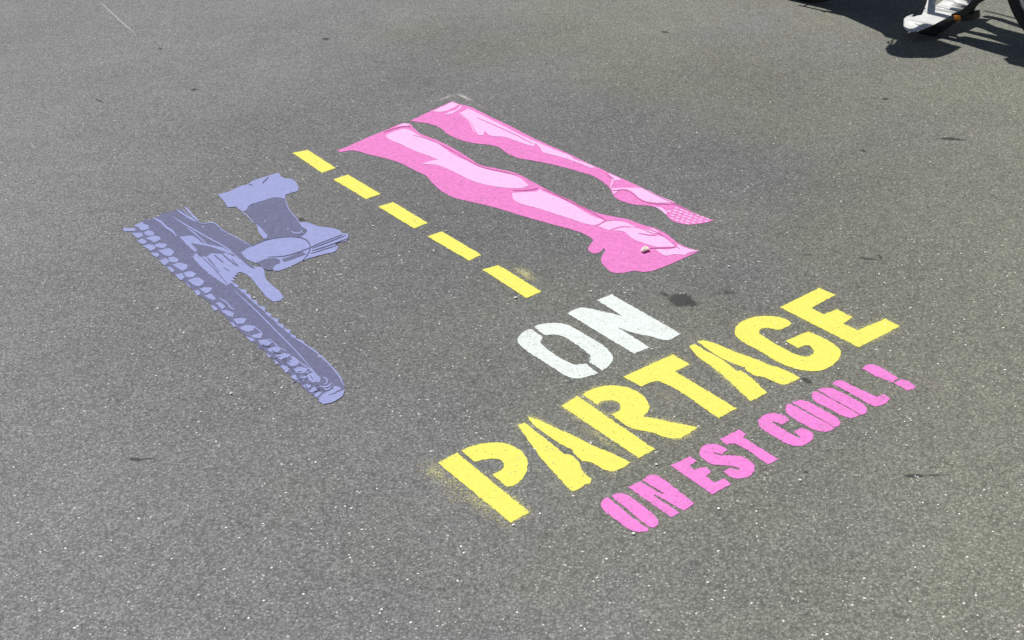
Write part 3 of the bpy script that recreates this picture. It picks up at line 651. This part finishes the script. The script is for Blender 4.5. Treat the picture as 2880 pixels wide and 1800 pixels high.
# saddle: outline as its shadow shows it
def shadow_outline(P, z):
    out = []
    for x, y in P:
        q = un(x, y) - Vector((KX, KY, 0)) * z - RG
        out.append(Vector((q.dot(AX), -q.dot(NN), z)))
    return out
sad = [(2503,140),(2508,152),(2528,161),(2550,164),(2590,163),(2625,164),(2660,156),(2690,142),(2706,132),(2680,126),(2640,113),(2622,110),(2592,118),(2565,114),(2545,104),(2534,118),(2528,127),(2512,130)]
def loft_flat(bm, P, z, th):
    tri = tessellate_polygon([P]); a = [bm.verts.new(p + Vector((0, 0, -th))) for p in P]; b = [bm.verts.new(p) for p in P]
    for t in tri: bm.faces.new([a[i] for i in t]); bm.faces.new([b[i] for i in t][::-1])
    for i in range(len(P)): j = (i + 1) % len(P); bm.faces.new((a[i], a[j], b[j], b[i]))
bm = bmesh.new(); P = shadow_outline([tuple(p) for p in smooth_poly(sad, True, 60, 9)], SZ); loft_flat(bm, P, SZ, .045); bev(mk("saddle", bm, LEA), .012, 3)
print("SADDLE centre local", sum((p for p in P), Vector()) / len(P), 'BB', BB, 'HT', HT)
# rear carrier, and the outline of the shadow-casting shape added above it
RZ = .62
rackP = shadow_outline([(2326,20),(2420,58),(2516,101),(2530,114),(2552,116),(2557,82),(2592,62),(2616,4),(2624,-30),(2330,-30)], RZ)
for p in rackP: print('rack', p)
bm = bmesh.new(); tube(bm, [(-.22, -.06, RZ - .13), (.22, -.06, RZ - .13)], .006); tube(bm, [(-.22, .06, RZ - .13), (.22, .06, RZ - .13)], .006)
for sx_ in (-.2, -.05, .1, .2): tube(bm, [(sx_, -.06, RZ - .13), (sx_, .06, RZ - .13)], .005)
for sgn in (-1, 1): tube(bm, [(-.1, sgn * .065, RZ - .13), (0, sgn * .07, WR)], .005)
mk("luggage_rack", bm, BLK)
# crank, pedals, black guard under the beam
bm = bmesh.new(); prism(bm, [tuple(p) for p in smooth_poly([(2588,86),(2600,92),(2622,96),(2640,95),(2668,78),(2690,62),(2705,50),(2730,38),(2738,22),(2748,12),(2769,0),(2790,-20),(2775,-30),(2745,-5),(2712,25),(2668,49),(2620,72)], True, 60, 8)], OFF - .035, .035)
bev(mk("motor_guard", bm, BLK), .006, 2)
pc = bp(2716, 44, OFF - .05)
bm = bmesh.new(); tube(bm, [bp(2655, 75, OFF - .07), bp(2690, 56, OFF - .07), pc + Vector((0, .04, 0))], .010); mk("crank", bm, ALU)
rotp = Matrix.Rotation(R(-12), 3, 'Y')
bm = bmesh.new(); box(bm, pc, (.085, .06, .028), rotp); pd = bev(mk("pedal", bm, BLK), .004)
bm = bmesh.new(); box(bm, pc + rotp @ Vector((-.012, -.033, .001)), (.026, .008, .017), rotp); bev(mk("reflector", bm, ORA, pd), .001)
# made-up members added out of the picture to streak the asphalt with shadow
def cast(x, y, z): 
    q = un(x, y) - Vector((KX, KY, 0)) * z - RG; return Vector((q.dot(AX), -q.dot(NN), z))
def member(name, pts, rad, mat, seg=14):
    bm = bmesh.new(); P = [cast(*p) for p in pts]; print(name, [tuple(round(c, 2) for c in p) for p in P]); tube(bm, P, rad, seg); return mk(name, bm, mat)
member("lower_tube", [(2700, 108, .46), (2780, 129, .54), (2900, 160, .66)], [.036, .052, .062], WF)
member("upper_tube", [(2752, 70, .58), (2830, 92, .66), (2900, 110, .74)], [.028, .032, .036], WF)
member("middle_tube", [(2690, 82, .50), (2800, 106, .60), (2900, 138, .68)], [.012, .026, .03], WF)
member("cable", [(2770, 31, .46), (2800, 37, .55), (2862, 54, .72), (2920, 70, .78)], .006, BLK, 8)
member("cable", [(2775, 47, .44), (2810, 54, .52), (2900, 84, .70)], .018, BLK, 8)
member("cable", [(2800, 90, .60), (2840, 122, .66), (2900, 150, .70)], .006, BLK, 8)
member("seat_strap", [(2500, 116, .78), (2497, 121, .78), (2502, 125, .78), (2510, 121, .78), (2508, 115, .78), (2518, 109, .78), (2530, 112, .78)], .0045, BLK, 8)  # unseen loop added to cast the small looped shadow
member("brake_lever", [(2838, 164, .78), (2858, 174, .78), (2895, 180, .78)], [.02, .036, .045], BLK)  # unseen piece added to darken the near end of the shadow band
bm = bmesh.new(); gp = [Vector((math.cos(R(a)) * .318, -.034, WR + math.sin(R(a)) * .318)) for a in range(-5, 196, 8)] + [Vector((math.cos(R(a)) * .09, -.034, WR + math.sin(R(a)) * .09)) for a in range(190, -1, -20)]
for t in tessellate_polygon([gp]): pass
va = [bm.verts.new(p) for p in gp]; vb = [bm.verts.new(p + Vector((0, .004, 0))) for p in gp]
for t in tessellate_polygon([gp]): bm.faces.new([va[i] for i in t]); bm.faces.new([vb[i] for i in t][::-1])
for i in range(len(gp)): j = (i + 1) % len(gp); bm.faces.new((va[i], va[j], vb[j], vb[i]))
mk("skirt_guard", bm, BLK, smooth=False)  # panel added out of view so the rear wheel casts a solid shadow
# bag shape added out of view, outlined to cast the dark ground shadow
bag_o = empty("travel_bag", RG); bag_o.rotation_euler.z = bike.rotation_euler.z
tag(bag_o, "black bag strapped on the bicycle's rear rack", "bag")
bm = bmesh.new(); loft_flat(bm, rackP, RZ, .13); o = mk("bag_body", bm, LEA, bag_o); bev(o, .008, 2)
bm = bmesh.new(); tube(bm, [(.0, .0, RZ), (.02, 0, RZ + .05), (.16, 0, RZ + .05), (.18, 0, RZ)], .008); mk("handle", bm, BLK, bag_o)
for s_ in (STN,): pass
